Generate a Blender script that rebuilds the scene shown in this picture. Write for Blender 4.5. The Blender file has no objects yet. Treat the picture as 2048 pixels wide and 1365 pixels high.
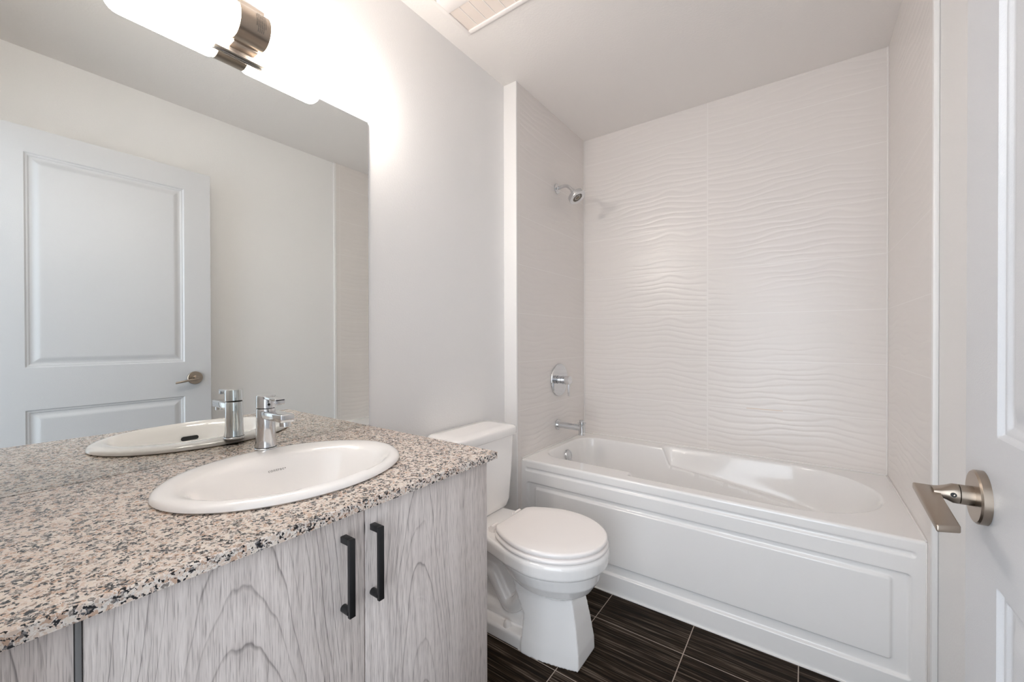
import bpy, bmesh, math
import numpy as np
from mathutils import Vector, Matrix

C = bpy.context.scene
COL = C.collection
PI = math.pi

# ------------------------------------------------------------------ camera
cam_data = bpy.data.cameras.new('camera')
cam = bpy.data.objects.new('camera', cam_data)
COL.objects.link(cam)
cam_data.sensor_fit = 'HORIZONTAL'
cam_data.sensor_width = 36.0
cam_data.lens = 14.3048
cam_data.clip_start = 0.01
_F = Vector((-0.58458509, 0.81131316, -0.00558825))
_R = Vector((0.81133097, 0.58458315, -0.00214449))
_U = Vector((-0.00152694, 0.00578756, 0.99998209))
cam.matrix_world = Matrix(((_R.x, _U.x, -_F.x, 1.26116),
                           (_R.y, _U.y, -_F.y, 0.0),
                           (_R.z, _U.z, -_F.z, 1.13965),
                           (0, 0, 0, 1)))
C.camera = cam

# ------------------------------------------------------------------ world, exposure
HALL_DAYLIGHT = 1.15          # daylight of the hall, comes in through the open doorway
TUBE_GLOW = 19.0              # the two glass shades of the vanity light
w = bpy.data.worlds.new('hall_daylight')
C.world = w
w.use_nodes = True
w.node_tree.nodes['Background'].inputs['Color'].default_value = (0.84, 0.915, 1.0, 1)
_wt = w.node_tree
_tc = _wt.nodes.new('ShaderNodeTexCoord')
_sx = _wt.nodes.new('ShaderNodeSeparateXYZ')
_wt.links.new(_tc.outputs['Generated'], _sx.inputs[0])
_mr = _wt.nodes.new('ShaderNodeMapRange')          # added boost straight behind the doorway, fills the tub front with light
_mr.interpolation_type = 'SMOOTHSTEP'
_mr.inputs['From Min'].default_value = -0.55
_mr.inputs['From Max'].default_value = -1.0
_mr.inputs['To Min'].default_value = HALL_DAYLIGHT
_mr.inputs['To Max'].default_value = HALL_DAYLIGHT * 3.0
_wt.links.new(_sx.outputs['Y'], _mr.inputs['Value'])
_wt.links.new(_mr.outputs[0], _wt.nodes['Background'].inputs['Strength'])
vs = C.view_settings
vs.view_transform = 'Standard'
vs.look = 'None'
vs.gamma = 1.0
vs.use_curve_mapping = False
vs.exposure = 0.53
C.cycles.max_bounces = 16
C.cycles.diffuse_bounces = 10
C.cycles.glossy_bounces = 8
C.cycles.sample_clamp_indirect = 40.0
C.cycles.caustics_reflective = False
C.cycles.caustics_refractive = False

# doorway portal: tells the sampler where the hall daylight enters
pl = bpy.data.lights.new('doorway_portal', 'AREA')
pl.shape = 'RECTANGLE'
pl.size = 0.80
pl.size_y = 2.06
pl.cycles.is_portal = True
po = bpy.data.objects.new('doorway_portal', pl)
po.location = (1.05, -0.06, 1.03)
po.rotation_euler = (PI / 2, 0, 0)
po.rotation_euler = (-PI / 2, 0, PI)   # -Z axis points into the room (+y)
COL.objects.link(po)


# ------------------------------------------------------------------ node helpers
class NT:
    def __init__(self, name):
        self.m = bpy.data.materials.new(name)
        self.m.use_nodes = True
        self.t = self.m.node_tree
        self.b = self.t.nodes['Principled BSDF']
        self._pos = None

    def n(self, typ, **kw):
        nd = self.t.nodes.new(typ)
        for k, v in kw.items():
            if k.startswith('i_'):
                nd.inputs[k[2:].replace('_', ' ')].default_value = v
            else:
                setattr(nd, k, v)
        return nd

    def l(self, a, b):
        self.t.links.new(a, b)

    def pos(self):
        if self._pos is None:
            g = self.n('ShaderNodeNewGeometry')
            s = self.n('ShaderNodeSeparateXYZ')
            self.l(g.outputs['Position'], s.inputs[0])
            self._pos = s
        return self._pos

    def math(self, op, a, b=None, c=None, clamp=False):
        nd = self.n('ShaderNodeMath', operation=op, use_clamp=clamp)
        for i, v in enumerate((a, b, c)):
            if v is None:
                continue
            if isinstance(v, (int, float)):
                nd.inputs[i].default_value = v
            else:
                self.l(v, nd.inputs[i])
        return nd.outputs[0]

    def vec(self, x, y, z):
        nd = self.n('ShaderNodeCombineXYZ')
        for i, v in enumerate((x, y, z)):
            if isinstance(v, (int, float)):
                nd.inputs[i].default_value = v
            else:
                self.l(v, nd.inputs[i])
        return nd.outputs[0]

    def noise(self, vec, scale=1.0, detail=2.0, rough=0.5, dist=0.0):
        nd = self.n('ShaderNodeTexNoise')
        self.l(vec, nd.inputs['Vector'])
        nd.inputs['Scale'].default_value = scale
        nd.inputs['Detail'].default_value = detail
        nd.inputs['Roughness'].default_value = rough
        nd.inputs['Distortion'].default_value = dist
        return nd.outputs['Fac']

    def ramp(self, fac, stops, interp='LINEAR'):
        nd = self.n('ShaderNodeValToRGB')
        cr = nd.color_ramp
        cr.interpolation = interp
        while len(cr.elements) < len(stops):
            cr.elements.new(0.5)
        for e, (p, c) in zip(cr.elements, stops):
            e.position = p
            e.color = (*c, 1) if len(c) == 3 else c
        self.l(fac, nd.inputs[0])
        return nd.outputs[0]

    def mix(self, fac, a, b):
        nd = self.n('ShaderNodeMix', data_type='RGBA')
        for s, v in ((nd.inputs[0], fac), (nd.inputs[6], a), (nd.inputs[7], b)):
            if isinstance(v, (int, float)):
                s.default_value = v
            elif isinstance(v, tuple):
                s.default_value = (*v, 1)
            else:
                self.l(v, s)
        return nd.outputs[2]

    def bump(self, h, dist, strength=1.0):
        nd = self.n('ShaderNodeBump')
        nd.inputs['Strength'].default_value = strength
        nd.inputs['Distance'].default_value = dist
        self.l(h, nd.inputs['Height'])
        self.l(nd.outputs[0], self.b.inputs['Normal'])


def plain(name, col, rough=0.5, metal=0.0, coat=0.0, spec=0.5, bump=None):
    k = NT(name)
    k.b.inputs['Base Color'].default_value = (*col, 1)
    k.b.inputs['Roughness'].default_value = rough
    k.b.inputs['Metallic'].default_value = metal
    k.b.inputs['Coat Weight'].default_value = coat
    k.b.inputs['Specular IOR Level'].default_value = spec
    if bump:
        g = k.n('ShaderNodeNewGeometry')
        h = k.noise(g.outputs['Position'], bump[0], 3.0)
        k.bump(h, bump[1])
    return k.m


M = {}
M['paint'] = plain('wall_paint', (0.81, 0.805, 0.80), 0.42, bump=(160, 0.0004))
M['ceiling'] = plain('ceiling_paint', (0.79, 0.765, 0.745), 0.75, bump=(120, 0.0006))
M['trim'] = plain('white_trim', (0.84, 0.83, 0.82), 0.35)
M['caulk'] = plain('white_caulk', (0.82, 0.80, 0.78), 0.4)
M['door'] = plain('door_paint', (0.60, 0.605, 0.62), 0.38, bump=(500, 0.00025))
M['acrylic'] = plain('tub_acrylic', (0.84, 0.83, 0.82), 0.14, coat=0.2)
M['ceramic'] = plain('white_ceramic', (0.93, 0.915, 0.90), 0.06, coat=0.3)
M['seat'] = plain('seat_plastic', (0.94, 0.905, 0.885), 0.22)
M['chrome'] = plain('chrome', (0.70, 0.71, 0.725), 0.05, metal=1.0)
M['dark'] = plain('dark_gap', (0.015, 0.015, 0.015), 0.5)
M['black'] = plain('matte_black_metal', (0.010, 0.010, 0.011), 0.42)
M['grey_edge'] = plain('grey_edge_strip', (0.20, 0.20, 0.20), 0.5)
M['print'] = plain('grey_print', (0.12, 0.115, 0.11), 0.5)
M['faint_print'] = plain('faint_grey_print', (0.26, 0.25, 0.245), 0.5)
M['fan'] = plain('fan_plastic', (0.80, 0.765, 0.745), 0.45)
M['fan_mesh'] = plain('fan_grille', (0.74, 0.665, 0.61), 0.6)
M['glass_edge'] = plain('mirror_glass_edge', (0.16, 0.20, 0.20), 0.15)
M['mirror'] = plain('mirror_silver', (0.85, 0.875, 0.86), 0.0, metal=1.0)
M['nozzle'] = plain('shower_nozzle_plate', (0.20, 0.165, 0.11), 0.35, metal=0.3)
M['cover'] = plain('plastic_cover', (0.84, 0.82, 0.80), 0.3)


M['nickel'] = plain('satin_nickel', (0.41, 0.345, 0.285), 0.30, metal=1.0)
M['nickel_light'] = plain('satin_nickel_light', (0.50, 0.44, 0.385), 0.40, metal=1.0)


def glow(name, strength):
    k = NT(name)
    k.b.inputs['Base Color'].default_value = (0.9, 0.9, 0.9, 1)
    k.b.inputs['Roughness'].default_value = 0.25
    k.b.inputs['Emission Color'].default_value = (1.0, 0.915, 0.835, 1)
    k.b.inputs['Emission Strength'].default_value = strength
    return k.m


M['glow'] = glow('opal_glass_lit', TUBE_GLOW)
M['glow_end'] = glow('opal_glass_end_boosted', TUBE_GLOW * 8.0)   # extra glow added to the tube ends for direct light on the back wall


def wave_tile(name, axis, u_joint):
    """glossy white 25 x 75 cm wall tile with a wavy relief; the same relief on every tile"""
    k = NT(name)
    p = k.pos()
    u0 = k.math('SUBTRACT', p.outputs[axis], u_joint)
    v0 = k.math('SUBTRACT', p.outputs[2], 0.02)
    u = k.math('FLOORED_MODULO', u0, 0.75)
    v = k.math('FLOORED_MODULO', v0, 0.25)
    # wavy ridges
    n1 = k.noise(k.vec(k.math('MULTIPLY', u, 5.0), k.math('MULTIPLY', v, 12.0), 3.7), 1.0, 1.0, 0.4)
    n2 = k.noise(k.vec(k.math('MULTIPLY', u, 3.0), k.math('MULTIPLY', v, 5.0), 9.1), 1.0, 0.0)
    ph = k.math('ADD', k.math('MULTIPLY', v, 2 * PI / 0.031), k.math('MULTIPLY', k.math('SUBTRACT', n1, 0.5), 11.0))
    ph = k.math('ADD', ph, k.math('MULTIPLY', k.math('SUBTRACT', n2, 0.5), 9.0))
    s = k.math('SINE', ph)
    s2 = k.math('SINE', k.math('ADD', k.math('MULTIPLY', ph, 2.0), 0.9))
    h = k.math('ADD', s, k.math('MULTIPLY', s2, 0.28))
    # joints
    du = k.math('MINIMUM', u, k.math('SUBTRACT', 0.75, u))
    dv = k.math('MINIMUM', v, k.math('SUBTRACT', 0.25, v))
    d = k.math('MINIMUM', du, dv)
    joint = k.math('SUBTRACT', 1.0, k.math('DIVIDE', k.math('SUBTRACT', d, 0.0008), 0.0008, clamp=True))
    hh = k.math('MULTIPLY', h, k.math('DIVIDE', d, 0.012, clamp=True))
    k.bump(hh, 0.00034)
    # a small tan stain on one joint (only on the long wall)
    col = k.mix(joint, (0.755, 0.72, 0.695), (0.84, 0.815, 0.795))
    if axis == 0:
        a = k.math('MULTIPLY', k.math('GREATER_THAN', p.outputs[0], 1.01), k.math('LESS_THAN', p.outputs[0], 1.17))
        b = k.math('LESS_THAN', k.math('ABSOLUTE', k.math('SUBTRACT', p.outputs[2], 0.7715)), 0.0022)
        col = k.mix(k.math('MULTIPLY', k.math('MULTIPLY', a, b), 0.6), col, (0.62, 0.47, 0.33))
    k.l(col, k.b.inputs['Base Color'])
    k.b.inputs['Roughness'].default_value = 0.29
    return k.m


M['tile_back'] = wave_tile('wave_tile_back', 0, 0.822)
M['tile_side'] = wave_tile('wave_tile_side', 1, 2.4617 - 0.75)


def floor_tile():
    k = NT('dark_streaked_floor_tile')
    p = k.pos()
    ux = k.math('SUBTRACT', p.outputs[0], 0.567)
    uy = k.math('SUBTRACT', p.outputs[1], 1.213)
    mx = k.math('FLOORED_MODULO', ux, 0.3385)
    my = k.math('FLOORED_MODULO', uy, 0.332)
    ix = k.math('FLOOR', k.math('DIVIDE', ux, 0.3385))
    iy = k.math('FLOOR', k.math('DIVIDE', uy, 0.332))
    off = k.math('ADD', k.math('MULTIPLY', ix, 17.3), k.math('MULTIPLY', iy, 5.7))
    a = k.noise(k.vec(k.math('MULTIPLY', p.outputs[0], 5.0), k.math('ADD', k.math('MULTIPLY', p.outputs[1], 210.0), off), off), 1.0, 3.0, 0.6)
    b = k.noise(k.vec(k.math('MULTIPLY', p.outputs[0], 2.2), k.math('ADD', k.math('MULTIPLY', p.outputs[1], 60.0), off), off), 1.0, 2.0)
    f = k.math('ADD', k.math('MULTIPLY', a, 0.65), k.math('MULTIPLY', b, 0.35))
    col = k.ramp(f, [(0.37, (0.0045, 0.0028, 0.0018)), (0.47, (0.016, 0.0095, 0.0055)), (0.55, (0.040, 0.027, 0.017)), (0.64, (0.14, 0.11, 0.088))])
    d = k.math('MINIMUM', k.math('MINIMUM', mx, k.math('SUBTRACT', 0.3385, mx)), k.math('MINIMUM', my, k.math('SUBTRACT', 0.332, my)))
    j = k.math('LESS_THAN', d, 0.0016)
    k.l(k.mix(j, col, (0.40, 0.335, 0.28)), k.b.inputs['Base Color'])
    k.l(k.math('ADD', k.math('MULTIPLY', j, 0.4), 0.42), k.b.inputs['Roughness'])
    k.b.inputs['Specular IOR Level'].default_value = 0.07
    k.bump(k.math('SUBTRACT', k.math('MULTIPLY', f, 0.5), j), 0.0008)
    return k.m


M['floor'] = floor_tile()


def granite():
    k = NT('speckled_granite')
    g = k.n('ShaderNodeNewGeometry')
    ns = k.n('ShaderNodeTexNoise')
    k.l(g.outputs['Position'], ns.inputs['Vector'])
    ns.inputs['Scale'].default_value = 330
    ns.inputs['Detail'].default_value = 2
    vm = k.n('ShaderNodeVectorMath', operation='MULTIPLY_ADD')
    k.l(ns.outputs['Color'], vm.inputs[0])
    vm.inputs[1].default_value = (0.0055, 0.0055, 0.0055)
    k.l(g.outputs['Position'], vm.inputs[2])

    def vor(scale, feature='F1'):
        v = k.n('ShaderNodeTexVoronoi', feature=feature)
        v.inputs['Scale'].default_value = scale
        k.l(vm.outputs[0], v.inputs['Vector'])
        return v
    big = vor(128)
    sp = k.n('ShaderNodeSeparateColor')
    k.l(big.outputs['Color'], sp.inputs[0])
    base = k.ramp(sp.outputs[0], [(0.0, (0.68, 0.55, 0.46)), (0.26, (0.54, 0.37, 0.27)), (0.42, (0.76, 0.67, 0.58)),
                                  (0.60, (0.34, 0.25, 0.20)), (0.74, (0.56, 0.44, 0.36)), (0.86, (0.22, 0.19, 0.17))], 'CONSTANT')
    edge = vor(128, 'DISTANCE_TO_EDGE')
    ve = k.math('DIVIDE', edge.outputs['Distance'], 0.10, clamp=True)
    base = k.mix(ve, (0.80, 0.74, 0.68), base)
    fine = k.noise(g.outputs['Position'], 420, 3.0, 0.6)
    base = k.mix(k.math('MULTIPLY', k.math('SUBTRACT', fine, 0.40, clamp=True), 0.7), base, (0.42, 0.37, 0.34))
    wh = vor(420)
    sw = k.n('ShaderNodeSeparateColor')
    k.l(wh.outputs['Color'], sw.inputs[0])
    base = k.mix(k.math('MULTIPLY', k.math('GREATER_THAN', sw.outputs[1], 0.78), 0.75), base, (0.80, 0.75, 0.70))
    bl = vor(300)
    sb = k.n('ShaderNodeSeparateColor')
    k.l(bl.outputs['Color'], sb.inputs[0])
    cl = k.noise(g.outputs['Position'], 70, 3.0)
    thr = k.math('ADD', sb.outputs[0], k.math('MULTIPLY', k.math('SUBTRACT', cl, 0.5), 1.3))
    blk = k.math('GREATER_THAN', thr, 0.83)
    base = k.mix(blk, base, (0.014, 0.014, 0.016))
    gy = k.math('GREATER_THAN', k.math('ADD', sb.outputs[1], k.math('MULTIPLY', k.math('SUBTRACT', cl, 0.5), 0.7)), 0.97)
    base = k.mix(k.math('MULTIPLY', gy, 0.8), base, (0.11, 0.11, 0.12))
    k.l(base, k.b.inputs['Base Color'])
    k.b.inputs['Roughness'].default_value = 0.22
    return k.m


M['granite'] = granite()


def wood(name, yc, z0, seed, k2=60.0):
    """grey limed wood foil, fine upright grain with narrow cathedral arches about y = yc"""
    k = NT(name)
    p = k.pos()
    y, z = p.outputs[1], p.outputs[2]
    wob = k.noise(k.vec(seed, k.math('MULTIPLY', y, 2.5), k.math('MULTIPLY', z, 1.3)), 1.0, 2.0)
    wob2 = k.noise(k.vec(seed + 4, k.math('MULTIPLY', y, 16.0), k.math('MULTIPLY', z, 3.5)), 1.0, 3.0)
    t = k.math('ADD', k.math('SUBTRACT', y, yc), k.math('MULTIPLY', k.math('SUBTRACT', wob, 0.5), 0.10))
    g = k.math('ADD', k.math('SUBTRACT', z, z0), k.math('MULTIPLY', k.math('MULTIPLY', t, t), k2))
    g = k.math('ADD', g, k.math('MULTIPLY', k.math('SUBTRACT', wob2, 0.5), 0.12))
    r = k.math('FRACT', k.math('MULTIPLY', g, 11.0))
    line = k.ramp(r, [(0.0, (0.10,) * 3), (0.55, (0.0,) * 3), (0.84, (0.22,) * 3), (0.93, (1.0,) * 3), (0.965, (0.25,) * 3), (1.0, (0.10,) * 3)])
    wn = k.n('ShaderNodeTexWhiteNoise', noise_dimensions='1D')          # every ring has its own strength
    k.l(k.math('ADD', k.math('FLOOR', k.math('MULTIPLY', g, 11.0)), seed), wn.inputs['W'])
    amp = k.math('MULTIPLY', wn.outputs['Value'], k.noise(k.vec(seed + 2, k.math('MULTIPLY', y, 9.0), k.math('MULTIPLY', z, 2.0)), 1.0, 1.0))
    fib = k.noise(k.vec(seed, k.math('MULTIPLY', y, 420.0), k.math('MULTIPLY', z, 16.0)), 1.0, 3.0, 0.7)
    pore = k.ramp(k.noise(k.vec(seed + 6, k.math('MULTIPLY', y, 800.0), k.math('MULTIPLY', z, 24.0)), 1.0, 1.0), [(0.54, (0.0,) * 3), (0.66, (1.0,) * 3)])
    band = k.noise(k.vec(seed + 9, k.math('ADD', k.math('MULTIPLY', y, 110.0), k.math('MULTIPLY', wob, 14.0)), k.math('MULTIPLY', z, 0.5)), 1.0, 2.0)
    f = k.math('ADD', k.math('MULTIPLY', line, k.math('MULTIPLY', amp, 0.72)), k.math('ADD', k.math('MULTIPLY', fib, 0.42), k.math('MULTIPLY', band, 0.40)))
    f = k.math('ADD', f, k.math('MULTIPLY', pore, 0.17))
    col = k.ramp(f, [(0.30, (0.82, 0.755, 0.72)), (0.48, (0.64, 0.58, 0.55)), (0.64, (0.41, 0.365, 0.345)), (0.86, (0.17, 0.15, 0.145))])
    k.l(col, k.b.inputs['Base Color'])
    k.b.inputs['Roughness'].default_value = 0.45
    k.bump(k.math('MULTIPLY', f, -1.0), 0.0004)
    return k.m


M['wood_a'] = wood('grey_wood_near_door', 0.270, 0.05, 2.0, 45.0)
M['wood_b'] = wood('grey_wood_far_door', 0.615, 0.02, 7.0, 75.0)
M['wood_c'] = wood('grey_wood_carcass', -0.20, 0.0, 12.0, 9.0)


# ------------------------------------------------------------------ object helpers
def tag(o, label=None, cat=None, group=None, kind=None):
    if label:
        o['label'] = label
    if cat:
        o['category'] = cat
    if group:
        o['group'] = group
    if kind:
        o['kind'] = kind
    return o


def thing(name, label, cat, loc, group=None, kind=None):
    o = bpy.data.objects.new(name, None)
    o.empty_display_size = 0.05
    o.location = loc
    COL.objects.link(o)
    return tag(o, label, cat, group, kind)


def world_loc(o):
    v = Vector((0, 0, 0))
    while o is not None:
        v += o.location
        o = o.parent
    return v


def obj(name, vf, mat, parent=None, ang=35, label=None, kind=None, face_mats=None):
    """vf = (verts in world metres, faces); the mesh is stored relative to its parent"""
    verts, faces = vf
    off = world_loc(parent) if parent else Vector((0, 0, 0))
    me = bpy.data.meshes.new(name)
    me.from_pydata([tuple(Vector(v) - off) for v in verts], [], [tuple(int(i) for i in f) for f in faces])
    bm = bmesh.new()
    bm.from_mesh(me)
    bmesh.ops.recalc_face_normals(bm, faces=bm.faces)
    bm.to_mesh(me)
    bm.free()
    mats = mat if isinstance(mat, (list, tuple)) else [mat]
    for m in mats:
        me.materials.append(m)
    me.polygons.foreach_set('use_smooth', [True] * len(me.polygons))
    me.set_sharp_from_angle(angle=math.radians(ang))
    if face_mats:
        for p in me.polygons:
            p.material_index = face_mats(p)
    o = bpy.data.objects.new(name, me)
    COL.objects.link(o)
    if parent:
        o.parent = parent
    if label:
        o['label'] = label
    if kind:
        o['kind'] = kind
    return o


def merge(*parts):
    V, Fs = [], []
    for v, f in parts:
        n = len(V)
        V += [tuple(q) for q in v]
        Fs += [tuple(i + n for i in g) for g in f]
    return V, Fs


def from_bm(bm):
    bm.verts.index_update()
    r = ([tuple(v.co) for v in bm.verts], [tuple(v.index for v in f.verts) for f in bm.faces])
    bm.free()
    return r


def box(x0, x1, y0, y1, z0, z1, bev=0.0, seg=2):
    bm = bmesh.new()
    bmesh.ops.create_cube(bm, size=1.0)
    for v in bm.verts:
        v.co = Vector((x0 + (v.co.x + .5) * (x1 - x0), y0 + (v.co.y + .5) * (y1 - y0), z0 + (v.co.z + .5) * (z1 - z0)))
    if bev > 0:
        bmesh.ops.bevel(bm, geom=list(bm.edges), offset=bev, segments=seg, affect='EDGES', profile=0.5)
    return from_bm(bm)


def loft(rings, cap0=True, cap1=True):
    n = len(rings[0])
    V = [tuple(p) for r in rings for p in r]
    Fs = []
    for i in range(len(rings) - 1):
        for j in range(n):
            a, b = i * n + j, i * n + (j + 1) % n
            Fs.append((a, b, b + n, a + n))
    if cap0:
        Fs.append(tuple(range(n))[::-1])
    if cap1:
        Fs.append(tuple(range((len(rings) - 1) * n, len(rings) * n)))
    return V, Fs


def frame(d):
    d = Vector(d).normalized()
    a = Vector((0, 0, 1)) if abs(d.z) < 0.9 else Vector((0, 1, 0))
    u = d.cross(a).normalized()
    return d, u, u.cross(d).normalized()


def lathe(origin, axis, prof, n=48, cap0=True, cap1=True):
    """prof: (distance along the axis, radius)"""
    d, u, v = frame(axis)
    o = Vector(origin)
    rings = []
    for t, r in prof:
        r = max(r, 1e-5)
        rings.append([o + d * t + (u * math.cos(2 * PI * k / n) + v * math.sin(2 * PI * k / n)) * r for k in range(n)])
    return loft(rings, cap0, cap1)


def spline(pts, m=8):
    """Catmull-Rom through the points"""
    P = [Vector(p) for p in pts]
    P = [P[0] * 2 - P[1]] + P + [P[-1] * 2 - P[-2]]
    out = []
    for i in range(1, len(P) - 2):
        for s in range(m):
            t = s / m
            a, b, c, d = P[i - 1], P[i], P[i + 1], P[i + 2]
            out.append(0.5 * ((2 * b) + (c - a) * t + (2 * a - 5 * b + 4 * c - d) * t * t + (3 * b - a - 3 * c + d) * t ** 3))
    out.append(P[-2])
    return out


def tube(pts, rad, n=24):
    P = [Vector(p) for p in pts]
    rs = rad if isinstance(rad, (list, tuple)) else [rad] * len(P)
    rings = []
    u = None
    for i, p in enumerate(P):
        d = (P[min(i + 1, len(P) - 1)] - P[max(i - 1, 0)]).normalized()
        if u is None:
            _, u, _ = frame(d)
        u = (u - d * u.dot(d)).normalized()
        v = d.cross(u)
        rings.append([p + (u * math.cos(2 * PI * k / n) + v * math.sin(2 * PI * k / n)) * rs[i] for k in range(n)])
    return loft(rings)


def rrect(cx, cy, hx, hy, r, z, n=8):
    """rounded rectangle ring in the xy plane"""
    r = min(r, hx * 0.999, hy * 0.999)
    out = []
    for sx, sy, a0 in ((1, 1, 0), (-1, 1, PI / 2), (-1, -1, PI), (1, -1, 1.5 * PI)):
        for k in range(n + 1):
            a = a0 + k * PI / 2 / n
            out.append((cx + sx * (hx - r) + r * math.cos(a), cy + sy * (hy - r) + r * math.sin(a), z))
    return out


def sstep(t):
    t = np.clip(t, 0, 1)
    return t * t * (3 - 2 * t)


def rbox_sdf(U, V, u0, u1, v0, v1, r):
    qx = np.abs(U - (u0 + u1) / 2) - (u1 - u0) / 2 + r
    qy = np.abs(V - (v0 + v1) / 2) - (v1 - v0) / 2 + r
    return np.hypot(np.maximum(qx, 0), np.maximum(qy, 0)) + np.minimum(np.maximum(qx, qy), 0) - r


def dense(lo, hi, feats, near, step, fine):
    """coordinates from lo to hi, closely spaced within `near` of each feature"""
    s = set(np.round(np.arange(lo, hi, step), 5)) | {round(lo, 5), round(hi, 5)}
    for f in feats:
        for q in np.arange(f - near, f + near + 1e-9, fine):
            if lo < q < hi:
                s.add(round(float(q), 5))
    out = sorted(s)
    keep = [out[0]]
    for q in out[1:-1]:
        if q - keep[-1] > fine * 0.6 and out[-1] - q > fine * 0.6:
            keep.append(q)
    keep.append(out[-1])
    return np.array(keep)


def grid_faces(nu, nv):
    a = np.arange(nu * nv).reshape(nu, nv)
    q = np.stack([a[:-1, :-1], a[1:, :-1], a[1:, 1:], a[:-1, 1:]], -1).reshape(-1, 4)
    return [tuple(r) for r in q.tolist()]


def boundary(nu, nv):
    a = np.arange(nu * nv).reshape(nu, nv)
    return list(a[:, 0]) + list(a[-1, 1:]) + list(a[-2::-1, -1]) + list(a[0, -2:0:-1])


# ------------------------------------------------------------------ dimensions
H = 2.44
XT, XR, XW = 0.0754, 1.562, 1.574       # tiled side wall left, tiled wall right, painted wall right
YR, YB = 1.681, 2.4617                  # where the tub alcove starts on the left, the back wall
YF, ZT = 1.7278, 0.5208                 # tub apron, tub deck


def struct(name, vf, mat, label=None, ang=35):
    return obj(name, vf, mat, None, ang, label, 'structure')


# ------------------------------------------------------------------ setting
struct('floor', box(-0.12, 1.70, -1.0, 2.58, -0.10, 0.0), M['floor'], 'dark brown streaked floor tiles with pale joints')
struct('ceiling', box(-0.12, 1.70, -0.12, 2.58, H, H + 0.1), M['ceiling'], 'plain matt ceiling over the bathroom')
struct('wall_left', box(-0.12, 0.0, -0.12, 2.58, 0, H), M['paint'], 'pale painted wall behind mirror and toilet')
struct('wall_right', box(XW, XW + 0.12, -0.12, 2.58, 0, H), M['paint'], 'pale painted wall behind the open door')
struct('wall_back', box(0.0, XW, YB, YB + 0.1183, 0, H), M['tile_back'], 'long wavy white tiled wall over the tub')
struct('wall_left_alcove', box(0.0, XT, YR + 0.012, YB, 0, H), M['tile_side'], 'short wavy tiled wall holding the shower fittings')
struct('wall_right_alcove', box(XR, XW, 1.686, YB, 0, H), M['tile_side'], 'narrow wavy tiled wall at the tub end near the door')
# wall with the doorway the camera looks through
DX0, DX1, DZ = 0.655, 1.452, 2.06
struct('wall_front', merge(box(0.0, DX0, -0.12, 0.0, 0, H), box(DX1, XW, -0.12, 0.0, 0, H), box(DX0, DX1, -0.12, 0.0, DZ, H)), M['paint'],
       'painted wall around the doorway')
# white edging of the tile
struct('trim_1', box(0.0, XT + 0.003, YR, YR + 0.012, 0, H, 0.0015), M['trim'], 'bright white strip where the tub alcove begins on the left')
struct('trim_2', merge(box(XR - 0.002, XW, 1.666, 1.686, 0, H, 0.004)), M['trim'], 'white edging strip of the tiles beside the door')
# white sealant in the tile corners, round the tub and along the floor
struct('trim_3', merge(box(XT, XT + 0.005, YB - 0.005, YB, ZT, H, 0.0015)), M['caulk'], 'thin sealant line in the left tile corner')
struct('trim_4', merge(box(XR - 0.006, XR, YB - 0.006, YB, ZT, H, 0.0015)), M['caulk'], 'thin sealant line in the right tile corner')
struct('trim_5', merge(box(XT + 0.005, XR - 0.006, YB - 0.007, YB, ZT, ZT + 0.006, 0.002),
                       box(XT, XT + 0.006, YF, YB - 0.007, ZT, ZT + 0.006, 0.002),
                       box(XR - 0.006, XR, YF, YB - 0.007, ZT, ZT + 0.006, 0.002)), M['caulk'], 'sealant line around the top of the tub')
struct('trim_6', merge(box(XT, XT + 0.004, YF - 0.004, YF + 0.002, 0.005, ZT, 0.0015), box(XR - 0.004, XR, YF - 0.004, YF + 0.002, 0.005, ZT, 0.0015),
                       box(XT, XR, YF - 0.006, YF + 0.001, 0.0, 0.005, 0.0015)), M['caulk'], 'sealant line around the tub apron')


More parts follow.
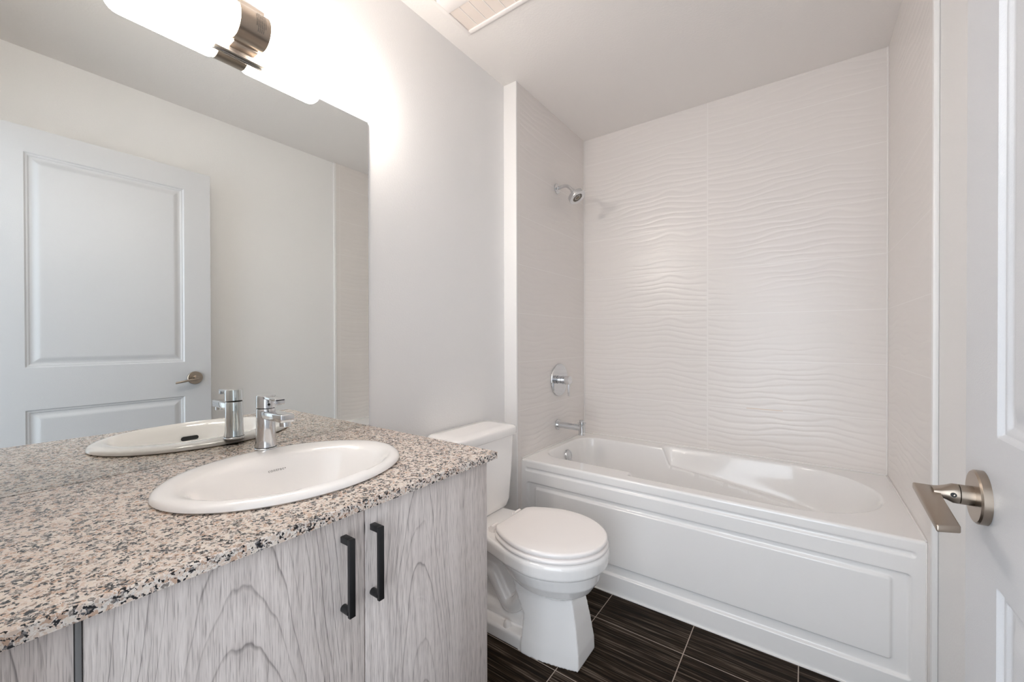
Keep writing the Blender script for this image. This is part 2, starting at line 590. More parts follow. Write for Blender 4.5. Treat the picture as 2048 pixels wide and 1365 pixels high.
# ------------------------------------------------------------------ door with lever handle
def build_door():
    y0, y1, z0, z1, xf, th = 0.072, 0.8625, 0.012, 2.052, 1.4505, 0.036
    d = thing('door_1', 'white panelled door standing open against the right wall', 'door', (xf + th / 2, y0, z0), kind='structure')
    pan = [(0.193, 0.745, 1.018, 1.945), (0.193, 0.745, 0.235, 0.836)]
    fy = [0.193, 0.745]
    fz = [1.018, 1.945, 0.235, 0.836]

    def depth(Y, Z):
        D = np.zeros_like(Y)
        for a, b, c, e in pan:
            s = -rbox_sdf(Y, Z, a, b, c, e, 0.001)          # inside distance
            D += 0.005 * sstep(s / 0.006) + 0.004 * sstep((s - 0.010) / 0.006) - 0.007 * sstep((s - 0.020) / 0.026)
        return D
    ys = dense(y0, y1, fy + [f + q for f in (0.193,) for q in (.02, .04)] + [0.725, 0.705], 0.012, 0.05, 0.002)
    zs = dense(z0, z1, [f + s * q for f, s in ((1.018, 1), (1.945, -1), (0.235, 1), (0.836, -1)) for q in (0, .02, .04)], 0.012, 0.05, 0.002)
    Y, Z = np.meshgrid(ys, zs, indexing='ij')
    X = xf + depth(Y, Z)
    nu, nv = Y.shape
    front = np.stack([X, Y, Z], -1).reshape(-1, 3).tolist()
    faces = grid_faces(nu, nv)
    # edges and back of the slab
    bd = boundary(nu, nv)
    n = len(front)
    V = front + [(xf + th, front[i][1], front[i][2]) for i in bd]
    m = len(bd)
    faces += [(bd[i], bd[(i + 1) % m], n + (i + 1) % m, n + i) for i in range(m)]
    faces.append(tuple(n + i for i in range(m)))
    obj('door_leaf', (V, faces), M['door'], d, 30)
    # lever handle
    yc, zc = 0.788, 0.931
    h = obj('handle_rose', lathe((xf + 0.0005, yc, zc), (-1, 0, 0), [(0, 0.0345), (0.0085, 0.0345), (0.0105, 0.0325), (0.0105, 0.0)], 64), M['nickel'], d,
            label='brushed nickel round rose of the door handle')
    neck = lathe((xf - 0.010, yc, zc), (-1, 0, 0), [(0, 0.0128), (0.0125, 0.0128), (0.0130, 0.0118)], 40)
    obj('neck_gap', lathe((xf - 0.0225, yc, zc), (-1, 0, 0), [(0, 0.0112), (0.002, 0.0112)], 40), M['dark'], h)
    obj('neck', neck, M['nickel'], h)
    # lever: a round bar that flattens, turns and runs towards the hinge
    rings = []
    for x, hy, hz, r in ((xf - 0.0235, 0.0128, 0.0128, 0.0127), (xf - 0.029, 0.0128, 0.0126, 0.0125), (xf - 0.035, 0.0118, 0.0090, 0.0088),
                         (xf - 0.041, 0.0117, 0.0058, 0.0052), (xf - 0.048, 0.0112, 0.0042, 0.0035)):
        ring = []
        for p in rrect(0, 0, hy, hz, r, 0, 6):
            ring.append((x, yc + p[0], zc + p[1] + 0.0))
        rings.append(ring)
    bar = loft(rings)
    bm = bmesh.new()
    out = [(xf - 0.0660, yc + 0.0118), (xf - 0.042, yc + 0.0118), (xf - 0.0420, yc - 0.0118), (xf - 0.0400, yc - 0.093), (xf - 0.0620, yc - 0.100)]
    lo = [bm.verts.new((x, y, zc - 0.0046)) for x, y in out]
    hi = [bm.verts.new((x, y, zc + 0.0046)) for x, y in out]
    bm.faces.new(lo[::-1])
    bm.faces.new(hi)
    for i in range(5):
        bm.faces.new((lo[i], lo[(i + 1) % 5], hi[(i + 1) % 5], hi[i]))
    bmesh.ops.bevel(bm, geom=list(bm.edges), offset=0.0022, segments=3, affect='EDGES', profile=0.5)
    for v in bm.verts:                                   # it hangs a little
        v.co.z += 0.17 * min(0.0, v.co.y - (yc + 0.0118))
    blade = from_bm(bm)
    obj('lever', merge(bar, blade), M['nickel'], h, 40)
    obj('grub_screw', lathe((xf - 0.030, yc - 0.0122, zc + 0.001), (0, -1, 0), [(0, 0.0030), (0.0012, 0.0030), (0.0012, 0.0016), (0.0004, 0.0014)], 20), M['black'], h,
        label='small dark grub screw on the handle')
    obj('latch_plate', box(xf + 0.008, xf + 0.030, y1 - 0.001, y1 + 0.0012, zc - 0.028, zc + 0.028, 0.0004), M['nickel'], d)


build_door()


# ------------------------------------------------------------------ vanity
def build_vanity():
    t = thing('vanity_cabinet', 'grey wood grain vanity cabinet with black bar pulls under the granite top', 'cabinet', (0.28, 0.42, 0.0))
    ztop = 0.814
    xb, xf = 0.004, 0.545
    y0, y1 = 0.004, 0.849
    obj('carcass', merge(box(xb, xf, y1 - 0.018, y1, 0.0, ztop), box(xb, xf, y0, y0 + 0.018, 0.0, ztop), box(xb, xb + 0.012, y0 + 0.018, y1 - 0.018, 0.09, ztop),
                         box(xb + 0.012, xf, y0 + 0.018, y1 - 0.018, 0.09, 0.108), box(xf - 0.018, xf, y0 + 0.018, y1 - 0.018, ztop - 0.06, ztop)),
        M['wood_c'], t)
    obj('toe_kick', box(xf - 0.07, xf - 0.055, y0 + 0.018, y1 - 0.018, 0.0, 0.09), M['wood_c'], t)
    obj('filler_strip', box(xf, xf + 0.014, y0, 0.0855, 0.09, ztop - 0.004, 0.0008), M['wood_c'], t)
    obj('edge_strip', box(xf, xf + 0.017, 0.0862, 0.0918, 0.09, ztop - 0.004, 0.001), M['grey_edge'], t, label='dark grey strip between filler and door')
    for name, a, b, mt, yh, side in (('door', 0.0928, 0.4722, M['wood_a'], 0.4285, 'near'), ('door', 0.4752, 0.8490, M['wood_b'], 0.4910, 'far')):
        d = obj(name, box(xf + 0.001, xf + 0.020, a, b, 0.085, ztop - 0.004, 0.0012), mt, t)
        xh = xf + 0.0195
        zt_, zb_ = 0.7745, 0.6315
        w2 = 0.0060
        post_hi = box(xh, xh + 0.0228, yh - w2, yh + w2, zt_ - 0.0115, zt_, 0.0008)
        gb = box(xh + 0.0225, xh + 0.030, yh - w2, yh + w2, zb_, zt_, 0.0008)
        post_lo = lathe((xh, yh, zb_ + 0.0075), (1, 0, 0), [(0, 0.0070), (0.0232, 0.0070)], 24)
        obj('handle', merge(post_hi, gb, post_lo), M['black'], d, label='matt black bar pull')
    return t


build_vanity()

# countertop with the oval cut-out
SX, SY, SA, SB = 0.303, 0.4665, 0.2535, 0.203      # basin centre, half length (y), half width (x)


def build_counter():
    zt_, zb_ = 0.8346, 0.8155
    x0, x1, y0, y1 = 0.0015, 0.585, 0.0015, 0.8692
    n = 96
    ang = [2 * PI * i / n for i in range(n)]
    inner = [(SX + (SB - 0.022) * math.cos(a), SY + (SA - 0.022) * math.sin(a)) for a in ang]

    def hit(a):
        dx, dy = math.cos(a) * SB, math.sin(a) * SA
        ts = []
        if dx > 1e-9: ts.append((x1 - SX) / dx)
        if dx < -1e-9: ts.append((x0 - SX) / dx)
        if dy > 1e-9: ts.append((y1 - SY) / dy)
        if dy < -1e-9: ts.append((y0 - SY) / dy)
        q = min(ts)
        return [SX + dx * q, SY + dy * q]
    outer = [hit(a) for a in ang]
    for cx, cy in ((x0, y0), (x0, y1), (x1, y0), (x1, y1)):
        i = min(range(n), key=lambda i: (outer[i][0] - cx) ** 2 + (outer[i][1] - cy) ** 2)
        outer[i] = [cx, cy]
    e = 0.0018

    def shrink(p):
        return (min(max(p[0], x0 + e), x1 - e), min(max(p[1], y0 + e), y1 - e))
    rings = [[(x, y, zb_) for x, y in inner], [(x, y, zt_) for x, y in inner], [(*shrink(p), zt_) for p in outer], [(*p, zt_ - e) for p in outer],
             [(*p, zb_) for p in outer]]
    V, Fs = loft(rings + [rings[0]], False, False)
    o = obj('countertop', (V, Fs), M['granite'], None, 30)
    tag(o, 'speckled beige and black granite countertop around the oval basin', 'countertop')


build_counter()


# ------------------------------------------------------------------ oval basin
def build_basin():
    z = 0.8346
    t = thing('wash_basin', 'white oval drop-in basin set into the granite countertop', 'sink', (SX, SY, z))
    n = 112

    def ring(cx, cy, b, a, zz):
        return [(cx + b * math.cos(2 * PI * i / n), cy + a * math.sin(2 * PI * i / n), zz) for i in range(n)]
    ix = SX + 0.026            # the bowl sits forward of the tap ledge
    rows = [ring(SX, SY, SB - .026, SA - .026, z + 0.0003), ring(SX, SY, SB - .004, SA - .004, z + 0.0004), ring(SX, SY, SB, SA, z + 0.004), ring(SX, SY, SB - .0012, SA - .0012, z + 0.009),
            ring(SX, SY, SB - .006, SA - .006, z + 0.0140), ring(SX, SY, SB - .014, SA - .014, z + 0.0170), ring(SX + .002, SY, SB - .022, SA - .022, z + 0.0178)]
    bx, ba = 0.148, 0.205
    rows += [ring(ix - .004, SY, bx + .012, ba + .010, z + 0.0162), ring(ix, SY, bx + .003, ba + .002, z + 0.0120), ring(ix, SY, bx - .005, ba - .006, z + 0.0035),
             ring(ix, SY, bx - .011, ba - .013, z - 0.010), ring(ix, SY, bx - .019, ba - .023, z - 0.032), ring(ix, SY, bx - .029, ba - .036, z - 0.060),
             ring(ix, SY, bx - .043, ba - .058, z - 0.090), ring(ix, SY, bx - .064, ba - .094, z - 0.115), ring(ix, SY, bx - .092, ba - .138, z - 0.130),
             ring(ix, SY, 0.034, 0.036, z - 0.137), ring(ix, SY, 0.0235, 0.0235, z - 0.139)]
    under = [ring(ix, SY, 0.0235, 0.0235, z - 0.150), ring(ix, SY, bx - .080, ba - .125, z - 0.143), ring(ix, SY, bx - .030, ba - .045, z - 0.100),
             ring(ix, SY, bx - .004, ba - .010, z - 0.040), ring(SX, SY, SB - .026, SA - .026, z - 0.014)]
    obj('bowl', loft(rows + under + [rows[0]], False, False), M['ceramic'], t, 60)
    obj('drain', lathe((ix, SY, z - 0.1395), (0, 0, 1), [(0, 0.023), (0.002, 0.0225), (0.0025, 0.017), (0.0005, 0.015), (0.004, 0.012), (0.0045, 0.0)], 40), M['chrome'], t, label='chrome drain')
    # overflow slot on the front inner wall
    x_s = ix + bx - 0.0235
    P = rrect(0, 0, 0.0240, 0.0068, 0.0066, 0, 6)
    nrm = Vector((-0.94, 0, 0.34))
    up = Vector((0.34, 0, 0.94))
    c0 = Vector((x_s + 0.0005, SY + 0.016, z - 0.0320))
    obj('overflow_slot', loft([[c0 + Vector((0, p[0], 0)) + up * p[1] - nrm * 0.004 for p in P], [c0 + Vector((0, p[0], 0)) + up * p[1] + nrm * 0.0022 for p in P]]), M['dark'], t,
        label='dark overflow slot')
    return t, ix, bx, ba, z


BASIN, B_IX, B_BX, B_BA, B_Z = build_basin()


def text_mesh(body, size, extrude=0.0002):
    cu = bpy.data.curves.new('text', 'FONT')
    cu.body = body
    cu.size = size
    cu.align_x = 'CENTER'
    cu.align_y = 'CENTER'
    cu.extrude = extrude
    cu.space_character = 1.22
    tmp = bpy.data.objects.new('text', cu)
    COL.objects.link(tmp)
    dg = bpy.context.evaluated_depsgraph_get()
    me = bpy.data.meshes.new_from_object(tmp.evaluated_get(dg))
    V = [tuple(v.co) for v in me.vertices]
    Fs = [tuple(p.vertices) for p in me.polygons]
    bpy.data.objects.remove(tmp)
    bpy.data.curves.remove(cu)
    bpy.data.meshes.remove(me)
    return V, Fs


def basin_word():
    V, Fs = text_mesh('contrac\u2022', 0.0098)
    yc, zc = 0.4775, B_Z - 0.0195
    out = []
    for x, y, dz in V:
        yy = yc + x
        zz = zc + y * 0.92
        # back inner wall of the bowl at that height
        s = (B_Z - 0.010 - zz) / 0.022
        bb = B_BX - .011 - 0.008 * s
        aa = B_BA - .013 - 0.010 * s
        q = max(0.0, 1 - ((yy - SY) / aa) ** 2)
        xx = B_IX - bb * math.sqrt(q)
        out.append((xx + 0.0006 + dz, yy, zz))
    obj('lettering', (out, Fs), M['faint_print'], BASIN, label='small grey word contrac printed inside the bowl')


basin_word()


# ------------------------------------------------------------------ basin faucet
def build_faucet():
    x, y, z = 0.107, 0.490, B_Z + 0.0172
    t = thing('basin_faucet', 'chrome single-lever faucet standing on the back of the oval basin', 'faucet', (x, y, z))
    obj('base_ring', lathe((x, y, z - 0.001), (0, 0, 1), [(0, 0.0268), (0.004, 0.0268), (0.0055, 0.0255), (0.0055, 0)], 56), M['chrome'], t)
    obj('base_gasket', lathe((x, y, z + 0.0044), (0, 0, 1), [(0, 0.0252), (0.0022, 0.0252)], 56), M['dark'], t)
    body = obj('body', lathe((x, y, z + 0.0060), (0, 0, 1), [(0, 0.0252), (0.003, 0.0248), (0.020, 0.0232), (0.045, 0.0224), (0.075, 0.0222), (0.0985, 0.0222), (0.1, 0.0212), (0.1, 0.0)], 64), M['chrome'], t)
    # dark seam then the turning cap
    zc = z + 0.1060
    cap = obj('lever_cap', None or lathe((x, y, zc + 0.0026), (0.05, 0, 1), [(0, 0.0215), (0.001, 0.0226), (0.030, 0.0226), (0.0325, 0.021), (0.0330, 0.0)], 64), M['chrome'], t)
    obj('seam', lathe((x, y, zc - 0.0006), (0, 0, 1), [(0, 0.0205), (0.0045, 0.0205)], 48), M['dark'], t)
    # lever: thin plate on top, folded down at its tip
    def plate(x0, x1, y_h, z0, z1, taper=1.0, bev=0.0012, drop=0.0):
        bm = bmesh.new()
        lo = [bm.verts.new(p) for p in ((x0, y - y_h, z0), (x1, y - y_h * taper, z0 - drop), (x1, y + y_h * taper, z0 - drop), (x0, y + y_h, z0))]
        hi = [bm.verts.new(p) for p in ((x0, y - y_h, z1), (x1, y - y_h * taper, z1 - drop), (x1, y + y_h * taper, z1 - drop), (x0, y + y_h, z1))]
        bm.faces.new(lo[::-1]); bm.faces.new(hi)
        for i in range(4):
            bm.faces.new((lo[i], lo[(i + 1) % 4], hi[(i + 1) % 4], hi[i]))
        bmesh.ops.bevel(bm, geom=list(bm.edges), offset=bev, segments=3, affect='EDGES', profile=0.5)
        return from_bm(bm)
    obj('lever', merge(plate(x + 0.010, x + 0.080, 0.0150, zc + 0.0275, zc + 0.0335, 0.78, drop=0.002),
                       plate(x + 0.0740, x + 0.0800, 0.0118, zc + 0.0160, zc + 0.0300, 1.0)), M['chrome'], cap)
    obj('temperature_mark', lathe((x + 0.0224, y - 0.002, zc + 0.012), (1, -0.1, 0), [(0, 0.0034), (0.001, 0.0034)], 20), M['dark'], cap, label='tiny dark hot and cold mark')
    # spout
    zs = z + 0.0820
    obj('spout', plate(x + 0.010, x + 0.119, 0.0185, zs, zs + 0.0200, 0.92, 0.0035), M['chrome'], t)
    obj('aerator', lathe((x + 0.104, y, zs + 0.002), (0, 0, -1), [(0, 0.0125), (0.012, 0.0125), (0.013, 0.0115), (0.013, 0.009), (0.011, 0.008)], 40), M['chrome'], t)


build_faucet()

# ------------------------------------------------------------------ mirror
o = obj('wall_mirror', box(0.0005, 0.0055, 0.002, 0.8733, 0.8352, 1.9055), [M['glass_edge'], M['mirror']], None, 30,
        face_mats=lambda p: 1 if p.normal.x > 0.9 else 0)
tag(o, 'large frameless mirror on the wall behind the countertop', 'mirror')


# ------------------------------------------------------------------ vanity light
def build_light():
    yc, x, z = 0.4715, 0.070, 1.9625
    t = thing('vanity_light', 'two-tube opal glass vanity light with nickel centre mounted over the mirror', 'light', (0.0, yc, z))
    obj('back_plate', merge(box(0.0005, 0.014, yc - 0.060, yc + 0.060, 1.9100, 2.066, 0.001),
                            box(0.014, 0.0185, yc - 0.0605, yc + 0.0605, 1.9085, 1.9130, 0.0008)), M['nickel_light'], t)
    obj('arm', box(0.014, x - 0.026, yc - 0.028, yc + 0.032, z - 0.040, z + 0.040, 0.002), M['nickel_light'], t)
    cuff = obj('center_cuff', lathe((x, yc - 0.036, z), (0, 1, 0), [(0, 0.037), (0, 0.0418), (0.0006, 0.0425), (0.0714, 0.0425), (0.072, 0.0418), (0.072, 0.037)], 64), M['nickel'], t,
               label='brushed nickel cuff joining the two glass tubes')
    for s in (-1, 1):
        # a rounded glass tube
        L = 0.219
        r = 0.0455
        prof = [(0.0, 0.030), (0.0, r - 0.012)] + [(0.012 * (1 - math.cos(a)), r - 0.012 + 0.012 * math.sin(a)) for a in (0.5, 1.0, PI / 2)]
        prof += [(L - 0.028, r)] + [(L - 0.028 + 0.028 * math.sin(a), r - 0.028 + 0.028 * math.cos(a)) for a in (0.3, 0.6, 0.9, 1.2, PI / 2)] + [(L, 0.0)]
        obj('glass_tube', lathe((x, yc + s * 0.0365, z), (0, s, 0), prof, 56, True, False), [M['glow'], M['glow_end']], t, 60, label='lit white opal glass tube',
            face_mats=lambda p, s=s: 1 if p.normal.y * s > 0.84 else 0)
    # fine print on the cuff: illegible rows of tiny strokes
    V, Fs = [], []
    rr = 0.0427
    k = 0
    for row in range(6):
        yy = yc + 0.000 + row * 0.0042
        a = -0.55 + (0.30 if row in (0, 5) else 0.0)
        while a < 0.75 - (0.25 if row in (0, 3) else 0):
            k += 1
            ln = 0.030 + 0.028 * ((k * 7) % 5) / 5
            b = a + ln
            i = len(V)
            for aa, d in ((a, 0), (b, 0), (b, 0.0024), (a, 0.0024)):
                V.append((x + rr * math.cos(aa), yy + d, z + rr * math.sin(aa)))
            Fs.append((i, i + 1, i + 2, i + 3))
            a = b + (0.045 if k % 4 == 0 else 0.018)
    obj('printed_label', (V, Fs), M['print'], cuff, label='rows of tiny dark print on the cuff')


build_light()


# ------------------------------------------------------------------ ceiling exhaust fan
def build_fan():
    x0, x1, y0, y1 = 0.100, 0.425, 0.968, 1.300
    zb = H - 0.014
    t = thing('exhaust_fan', 'square white exhaust fan grille on the ceiling near the left wall', 'exhaust fan', ((x0 + x1) / 2, (y0 + y1) / 2, H))
    m = 0.017
    ym = (y0 + y1) / 2
    hb = 0.034
    fr = merge(box(x0, x0 + m, y0, y1, zb, H - 0.0005, 0.002), box(x1 - m, x1, y0, y1, zb, H - 0.0005, 0.002),
               box(x0 + m - .001, x1 - m + .001, y0, y0 + m, zb, H - 0.0005, 0.002), box(x0 + m - .001, x1 - m + .001, y1 - m, y1, zb, H - 0.0005, 0.002),
               box(x0 + m - .001, x1 - m + .001, ym - hb, ym + hb, zb + 0.0005, H - 0.0005, 0.002))
    obj('frame', fr, M['fan'], t)
    for a, b in ((y0 + m, ym - hb), (ym + hb, y1 - m)):
        g = obj('grille', box(x0 + m, x1 - m, a, b, zb + 0.006, zb + 0.009), M['fan_mesh'], t, label='beige grille panel')
        nb = 6
        for i in range(1, nb):
            xx = x0 + m + (x1 - x0 - 2 * m) * i / nb
            obj('bar', box(xx - 0.0013, xx + 0.0013, a, b, zb + 0.0045, zb + 0.007), M['fan'], g)


build_fan()


# ------------------------------------------------------------------ toilet
TY = 1.318


def seat_outline(off, n=96):
    """plan outline of seat and lid: short straight back edge, sides that widen, round front; `off` grows it"""
    xb, xm, xf, hw, hb = 0.304, 0.490, 0.701, 0.182, 0.110
    half = []
    m = n // 2
    # back corner -> widest point (quarter of a soft curve), then the round front
    for i in range(m // 2):
        q = i / (m // 2)
        x = xb + (xm - xb) * q
        half.append((x, hb + (hw - hb) * math.sin(q * PI / 2) ** 0.9))
    for i in range(m // 2 + 1):
        a = PI / 2 * (1 - i / (m // 2))
        half.append((xm + (xf - xm) * math.cos(a), hw * math.sin(a)))
    # round the back corner
    c = half[0]
    half = [(xb, 0.0), (xb, hb * 0.5), (xb, c[1] - 0.018), (xb + 0.003, c[1] - 0.007), (xb + 0.011, c[1] + 0.003)] + [h for h in half if h[0] > xb + 0.022]
    pts = half + [(x, -y) for x, y in half[-2:0:-1]]
    out = []
    cx = 0.47
    for i, (x, y) in enumerate(pts):
        p0, p1 = Vector(pts[i - 1]), Vector(pts[(i + 1) % len(pts)])
        d = (p1 - p0)
        nrm = Vector((d.y, -d.x)).normalized()
        if nrm.dot(Vector((x - cx, y))) < 0:
            nrm = -nrm
        out.append((x + nrm.x * off, TY + y + nrm.y * off))
    return out


def build_toilet():
    t = thing('toilet', 'white two-piece toilet with closed seat between vanity and bathtub', 'toilet', (0.36, TY, 0.0))
    n = 48

    def oval(cx, hx, hy, z, p=2.0):
        r = []
        for i in range(n):
            a = 2 * PI * i / n
            c, s = math.cos(a), math.sin(a)
            r.append((cx + hx * math.copysign(abs(c) ** (2 / p), c), TY + hy * math.copysign(abs(s) ** (2 / p), s), z))
        return r

    parts = []
    # rim: an oval shelf that runs back under the tank
    def rim_ring(off, z, x_back=0.035):
        pts = []
        xm = 0.490
        for i in range(n):
            a = 2 * PI * i / n
            c, s = math.cos(a), math.sin(a)
            if c >= 0:
                pts.append((xm + (0.214 + off) * c, TY + (0.187 + off) * s, z))
            else:
                q = abs(c) ** 0.8
                x = xm - (xm - x_back + off) * q
                wd = 0.187 + off - (0.187 - 0.135) * sstep(np.array((xm - x) / 0.26)).item()
                pts.append((x, TY + math.copysign(wd * min(1, abs(s) ** 0.35), s), z))
        return pts
    parts.append(loft([rim_ring(-0.030, 0.334), rim_ring(-0.006, 0.337), rim_ring(0.0, 0.344), rim_ring(0.002, 0.378), rim_ring(0.0, 0.387), rim_ring(-0.006, 0.392)]))
    # bowl: rounded underside
    parts.append(loft([oval(0.475, 0.202, 0.163, 0.350), oval(0.478, 0.202, 0.163, 0.322), oval(0.485, 0.189, 0.150, 0.285), oval(0.490, 0.160, 0.123, 0.248), oval(0.490, 0.115, 0.086, 0.220), oval(0.490, 0.050, 0.04, 0.206)]))
    # front pedestal: flat-faced, flaring to the floor, plan narrower to the front
    def ped(x0, x1, hb, hf, z, k=7):
        pts = []
        L = []
        for i in range(k + 1):
            q = i / k
            x = x0 + (x1 - x0) * q
            hw = hb + (hf - hb) * q ** 1.7
            L.append((x, hw))
        pts += [(x, TY - h, z) for x, h in L] + [(x, TY + h, z) for x, h in L[::-1]]
        return pts
    parts.append(loft([ped(0.425, 0.636, 0.111, 0.068, 0.0), ped(0.425, 0.634, 0.107, 0.066, 0.05), ped(0.428, 0.622, 0.094, 0.058, 0.13),
                       ped(0.385, 0.607, 0.083, 0.052, 0.20), ped(0.36, 0.590, 0.082, 0.046, 0.26), ped(0.34, 0.57, 0.085, 0.042, 0.32)]))
    # rear foot
    parts.append(loft([ped(0.130, 0.45, 0.100, 0.1055, 0.0), ped(0.130, 0.45, 0.100, 0.1055, 0.040), ped(0.135, 0.45, 0.095, 0.1005, 0.050)]))
    # core that carries the rim at the back and the exposed trapway on both sides
    parts.append(loft([ped(0.150, 0.44, 0.040, 0.045, 0.03), ped(0.150, 0.44, 0.040, 0.045, 0.24), ped(0.080, 0.44, 0.075, 0.085, 0.325)]))
    for s in (-1, 1):
        path = spline([(0.450, TY + s * 0.045, 0.235), (0.405, TY + s * 0.052, 0.180), (0.365, TY + s * 0.050, 0.125), (0.325, TY + s * 0.044, 0.110), (0.290, TY + s * 0.042, 0.150),
                       (0.245, TY + s * 0.044, 0.210), (0.195, TY + s * 0.044, 0.195), (0.180, TY + s * 0.042, 0.110), (0.178, TY + s * 0.040, 0.040)], 6)
        parts.append(tube(path, 0.028, 18))
        parts.append(tube(spline([(0.400, TY + s * 0.034, 0.070), (0.365, TY + s * 0.036, 0.070), (0.300, TY + s * 0.036, 0.072), (0.2, TY + s * 0.036, 0.074)], 4), [0.028] * 13, 18))
    b = obj('bowl', merge(*parts), M['ceramic'], t, 60)
    r = b.modifiers.new('fuse', 'REMESH')
    r.mode = 'VOXEL'
    r.voxel_size = 0.0036
    r.use_smooth_shade = True
    sm = b.modifiers.new('soften', 'SMOOTH')
    sm.factor = 0.5
    sm.iterations = 4
    # bolt caps on the foot
    for s in (-1, 1):
        obj('bolt_cap', lathe((0.345, TY + s * 0.082, 0.047), (0, 0, 1), [(0, 0.0150), (0.012, 0.0142), (0.021, 0.0105), (0.0255, 0.005), (0.0265, 0.0)], 28), M['cover'], t)

    # seat ring and lid
    def ring3(off, z):
        return [(x, y, z) for x, y in seat_outline(off)]
    obj('seat', loft([ring3(-0.012, 0.3925), ring3(-0.001, 0.3945), ring3(0.003, 0.399), ring3(0.003, 0.405), ring3(-0.001, 0.4095), ring3(-0.012, 0.411)]), M['seat'], t, 50)
    lid_rows = [ring3(-0.014, 0.4135), ring3(-0.004, 0.4145), ring3(-0.001, 0.419), ring3(-0.001, 0.425), ring3(-0.004, 0.4295), ring3(-0.010, 0.4315)]
    cxm = 0.49
    for q, dz in ((0.75, 0.0008), (0.45, 0.0014), (0.15, 0.0016)):
        lid_rows.append([(cxm + (x - cxm) * q, TY + (y - TY) * q, 0.4315 + dz) for x, y in seat_outline(-0.010)])
    obj('seat_lid', loft(lid_rows), M['seat'], t, 50)
    for s in (-1, 1):
        obj('hinge', merge(box(0.262, 0.290, TY + s * 0.078 - 0.017, TY + s * 0.078 + 0.017, 0.390, 0.410, 0.004, 3),
                           lathe((0.281, TY + s * 0.078 - 0.019, 0.412), (0, 1, 0), [(0, 0.0065), (0.0005, 0.0072), (0.0375, 0.0072), (0.038, 0.0065)], 20)), M['seat'], t)
    # tank: wider at the top, bowed front
    def tank_ring(x0, x1, hw, z, bow=0.014, r=0.035):
        pts = []
        for p in rrect((x0 + x1) / 2, TY, (x1 - x0) / 2, hw, r, z, 6):
            x = p[0]
            if x > (x0 + x1) / 2:
                x += bow * (1 - ((p[1] - TY) / hw) ** 2)
            pts.append((x, p[1], z))
        return pts
    obj('tank', loft([tank_ring(0.040, 0.172, 0.140, 0.391, 0.012), tank_ring(0.032, 0.182, 0.158, 0.402, 0.012), tank_ring(0.028, 0.188, 0.168, 0.430, 0.013), tank_ring(0.024, 0.192, 0.180, 0.560, 0.014),
                      tank_ring(0.022, 0.196, 0.188, 0.712, 0.015)]), M['ceramic'], t, 50)
    obj('tank_lid', loft([tank_ring(0.016, 0.203, 0.196, 0.7125, 0.015), tank_ring(0.015, 0.206, 0.199, 0.716, 0.015), tank_ring(0.015, 0.206, 0.199, 0.741, 0.015),
                          tank_ring(0.017, 0.203, 0.196, 0.748, 0.015), tank_ring(0.024, 0.195, 0.188, 0.7515, 0.014, 0.03), tank_ring(0.06, 0.16, 0.15, 0.7535, 0.01, 0.03)]), M['ceramic'], t, 50)


build_toilet()


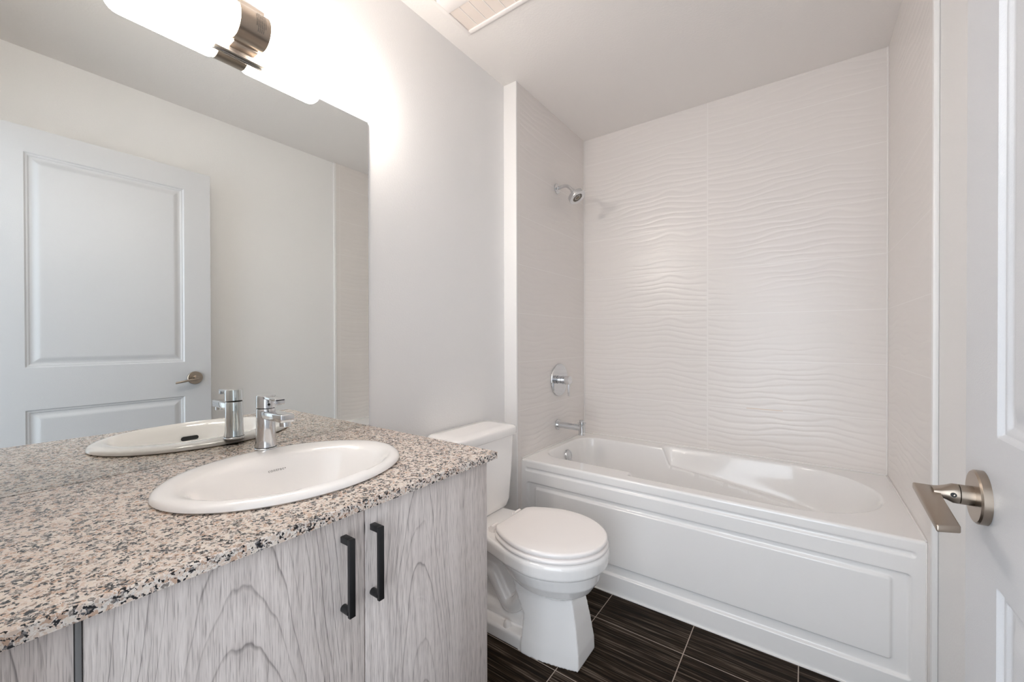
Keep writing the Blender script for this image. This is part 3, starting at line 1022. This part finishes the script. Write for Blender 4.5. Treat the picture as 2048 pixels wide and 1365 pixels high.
# ------------------------------------------------------------------ bathtub
def build_tub():
    x0, x1 = XT + 0.0015, XR - 0.0015
    y0, y1 = YF, YB - 0.0015
    t = thing('bathtub', 'white alcove bathtub with panelled apron below the wavy tiles', 'bathtub', ((x0 + x1) / 2, (y0 + y1) / 2, 0))
    # deck and basin as one surface
    xs = np.arange(x0, x1 + 1e-6, (x1 - x0) / 460)
    ys = np.arange(y0 + 0.010, y1 + 1e-6, (y1 - y0 - 0.010) / 260)
    X, Y = np.meshgrid(xs, ys, indexing='ij')
    cy = 2.100

    def inside(hw, xl, xr, rl, lr, p):
        """inside distance of a bath plan: rounded-rectangle at the tap end, long ellipse at the lounge end"""
        a = -rbox_sdf(X, Y, xl, 3.0, cy - hw, cy + hw, rl)
        q = np.clip((X - (xr - lr)) / lr, 0, 4)
        rr = (np.abs((Y - cy) / hw) ** p + q ** p) ** (1 / p)
        e = (1 - rr) * hw
        return np.where(X > xr - lr, np.minimum(a, e), a)
    # hip-wide upper part starts at x = .62
    k = sstep((X - 0.600) / 0.055)
    W = inside(0.312, 0.56, 1.505, 0.03, 0.34, 2.1)
    N = inside(0.252, 0.120, 1.470, 0.11, 0.34, 2.1)
    shelf = 0.085 + 0.095 * np.clip((X - 0.62) / 0.68, 0, 1.3)
    dW = shelf * sstep(W / 0.048) * k
    prof = sstep((N + 0.004) / 0.075) ** 0.75
    back = np.clip((1.47 - X) / 0.50, 0, 1)
    back = sstep(back) ** 0.8
    front_end = sstep((X - 0.118) / 0.055)
    dN = 0.375 * np.minimum(prof, 1) * np.minimum(1, back) * (0.35 + 0.65 * front_end)
    # floor of the basin flattens
    D = np.maximum(dW, dN)
    lip = np.maximum(W * np.where(k > 0, 1, 0), N)
    Zs = ZT - D
    # soft front edge of the deck
    top = np.stack([X, Y, Zs], -1).reshape(-1, 3).tolist()
    nu, nv = X.shape
    F1 = grid_faces(nu, nv)
    # rolled front edge, then the apron with its panels
    us = dense(x0, x1, [0.095, 0.1535, 1.484, 1.530], 0.022, 0.04, 0.0028)
    vz = dense(0.0, ZT - 0.010, [0.476, 0.413, 0.381, 0.126, 0.083], 0.020, 0.03, 0.0022)
    Uu, Vv = np.meshgrid(us, vz, indexing='ij')
    slot = rbox_sdf(Uu, Vv, 0.100, 1.534, 0.466, 0.481, 0.006)
    rec = -rbox_sdf(Uu, Vv, 0.108, 1.528, 0.080, 0.412, 0.012)
    pan = -rbox_sdf(Uu, Vv, 0.153, 1.484, 0.124, 0.386, 0.012)
    dep = 0.0085 * sstep((0.004 - slot) / 0.009) + 0.012 * sstep(rec / 0.008) - 0.0115 * sstep((pan + 0.004) / 0.011)
    ap = np.stack([Uu, YF + dep, Vv], -1).reshape(-1, 3).tolist()
    F2 = grid_faces(*Uu.shape)
    r = 0.010
    roll = []
    for a in np.linspace(0, PI / 2, 7):
        roll.append([(x, YF + r - r * math.cos(a), ZT - r + r * math.sin(a)) for x in (x0, x1)])
    V3 = [p for q in roll for p in q]
    F3 = [(2 * i, 2 * i + 1, 2 * i + 3, 2 * i + 2) for i in range(6)]
    obj('shell', (top, F1), M['acrylic'], t, 80)
    obj('apron', merge((ap, F2), (V3, F3)), M['acrylic'], t, 60, label='panelled front apron')
    # overflow cover on the drain-end wall
    oc = Vector((0.1375, 2.110, 0.458))
    obj('overflow_cover', lathe(oc, (1, -0.04, 0.18), [(0, 0.034), (0.006, 0.034), (0.012, 0.031), (0.0135, 0.024), (0.012, 0.0215), (0.0135, 0.019), (0.0145, 0.0)], 48), M['chrome'], t, label='round chrome overflow cover')
    obj('drain', lathe((0.36, 2.10, ZT - 0.376), (0, 0, 1), [(0, 0.035), (0.003, 0.034), (0.004, 0.024), (0.010, 0.022), (0.011, 0.0)], 40), M['chrome'], t, label='chrome drain')


build_tub()


# ------------------------------------------------------------------ shower fittings
def build_shower():
    y, z = 2.100, 2.021
    t = thing('overhead_shower', 'chrome shower head on a bent arm high on the tiled wall', 'shower', (XT, y, z))
    obj('flange', lathe((XT, y, z), (1, 0, 0), [(0, 0.030), (0.003, 0.030), (0.007, 0.027), (0.010, 0.016), (0.014, 0.013)], 48), M['chrome'], t)
    arm = spline([(XT + 0.004, y, z), (XT + 0.035, y, z + 0.004), (XT + 0.062, y, z + 0.003), (XT + 0.084, y, z - 0.012), (XT + 0.104, y, z - 0.034)], 8)
    obj('arm', tube(arm, 0.0095, 24), M['chrome'], t, 60)
    ax = Vector((0.57, 0, -0.82)).normalized()
    o0 = Vector((XT + 0.100, y, z - 0.030))
    h = obj('head', lathe(o0, ax, [(0, 0.0125), (0.010, 0.0140), (0.014, 0.0125), (0.018, 0.0135), (0.026, 0.022), (0.032, 0.042), (0.037, 0.0475), (0.058, 0.0500), (0.061, 0.0490), (0.061, 0.0450)], 56), M['chrome'], t, 40)
    obj('spray_plate', lathe(o0 + ax * 0.058, ax, [(0, 0.0470), (0.0025, 0.0465), (0.003, 0.033), (0.0015, 0.0325), (0.0015, 0.0300), (0.003, 0.0295), (0.003, 0.016), (0.0015, 0.0155), (0.0035, 0.013), (0.0035, 0.0)], 56),
        M['nozzle'], h, label='brownish spray plate')


def build_valve():
    y, z = 2.120, 0.896
    t = thing('shower_valve', 'round chrome shower valve plate with hanging lever on the tiled wall', 'valve', (XT, y, z))
    obj('plate', lathe((XT, y, z), (1, 0, 0), [(0, 0.096), (0.005, 0.096), (0.008, 0.094), (0.0085, 0.090), (0.0085, 0.0)], 80), M['chrome'], t)
    obj('stem', lathe((XT + 0.008, y, z), (1, 0, 0), [(0, 0.022), (0.012, 0.022), (0.013, 0.019), (0.017, 0.019), (0.018, 0.0245), (0.032, 0.0245), (0.033, 0.0225), (0.037, 0.0225), (0.038, 0.025), (0.066, 0.025), (0.067, 0.024), (0.067, 0.0)], 48),
        M['chrome'], t, 30)
    obj('lever', box(XT + 0.062, XT + 0.070, y - 0.007, y + 0.007, z - 0.092, z - 0.012, 0.002, 3), M['chrome'], t)


def build_spout():
    y, z = 2.105, 0.632
    t = thing('tub_spout', 'chrome tub spout with diverter knob low on the tiled wall', 'faucet', (XT, y, z))
    obj('flange', lathe((XT, y, z), (1, 0, 0), [(0, 0.031), (0.004, 0.031), (0.006, 0.029), (0.006, 0.0)], 48), M['chrome'], t)
    obj('tube', lathe((XT + 0.005, y, z), (1, 0, 0), [(0, 0.0175), (0.145, 0.0175)], 40), M['chrome'], t)
    obj('outlet', lathe((XT + 0.157, y, z + 0.020), (0, 0, -1), [(0, 0.0), (0, 0.0175), (0.001, 0.0185), (0.060, 0.0185), (0.061, 0.0175), (0.061, 0.014), (0.055, 0.013)], 40, False), M['chrome'], t)
    obj('diverter_knob', lathe((XT + 0.157, y, z + 0.020), (0, 0, 1), [(0, 0.013), (0.006, 0.013), (0.0065, 0.024), (0.0095, 0.024), (0.010, 0.014), (0.024, 0.015), (0.025, 0.0)], 40), M['chrome'], t)


build_shower()
build_valve()
build_spout()
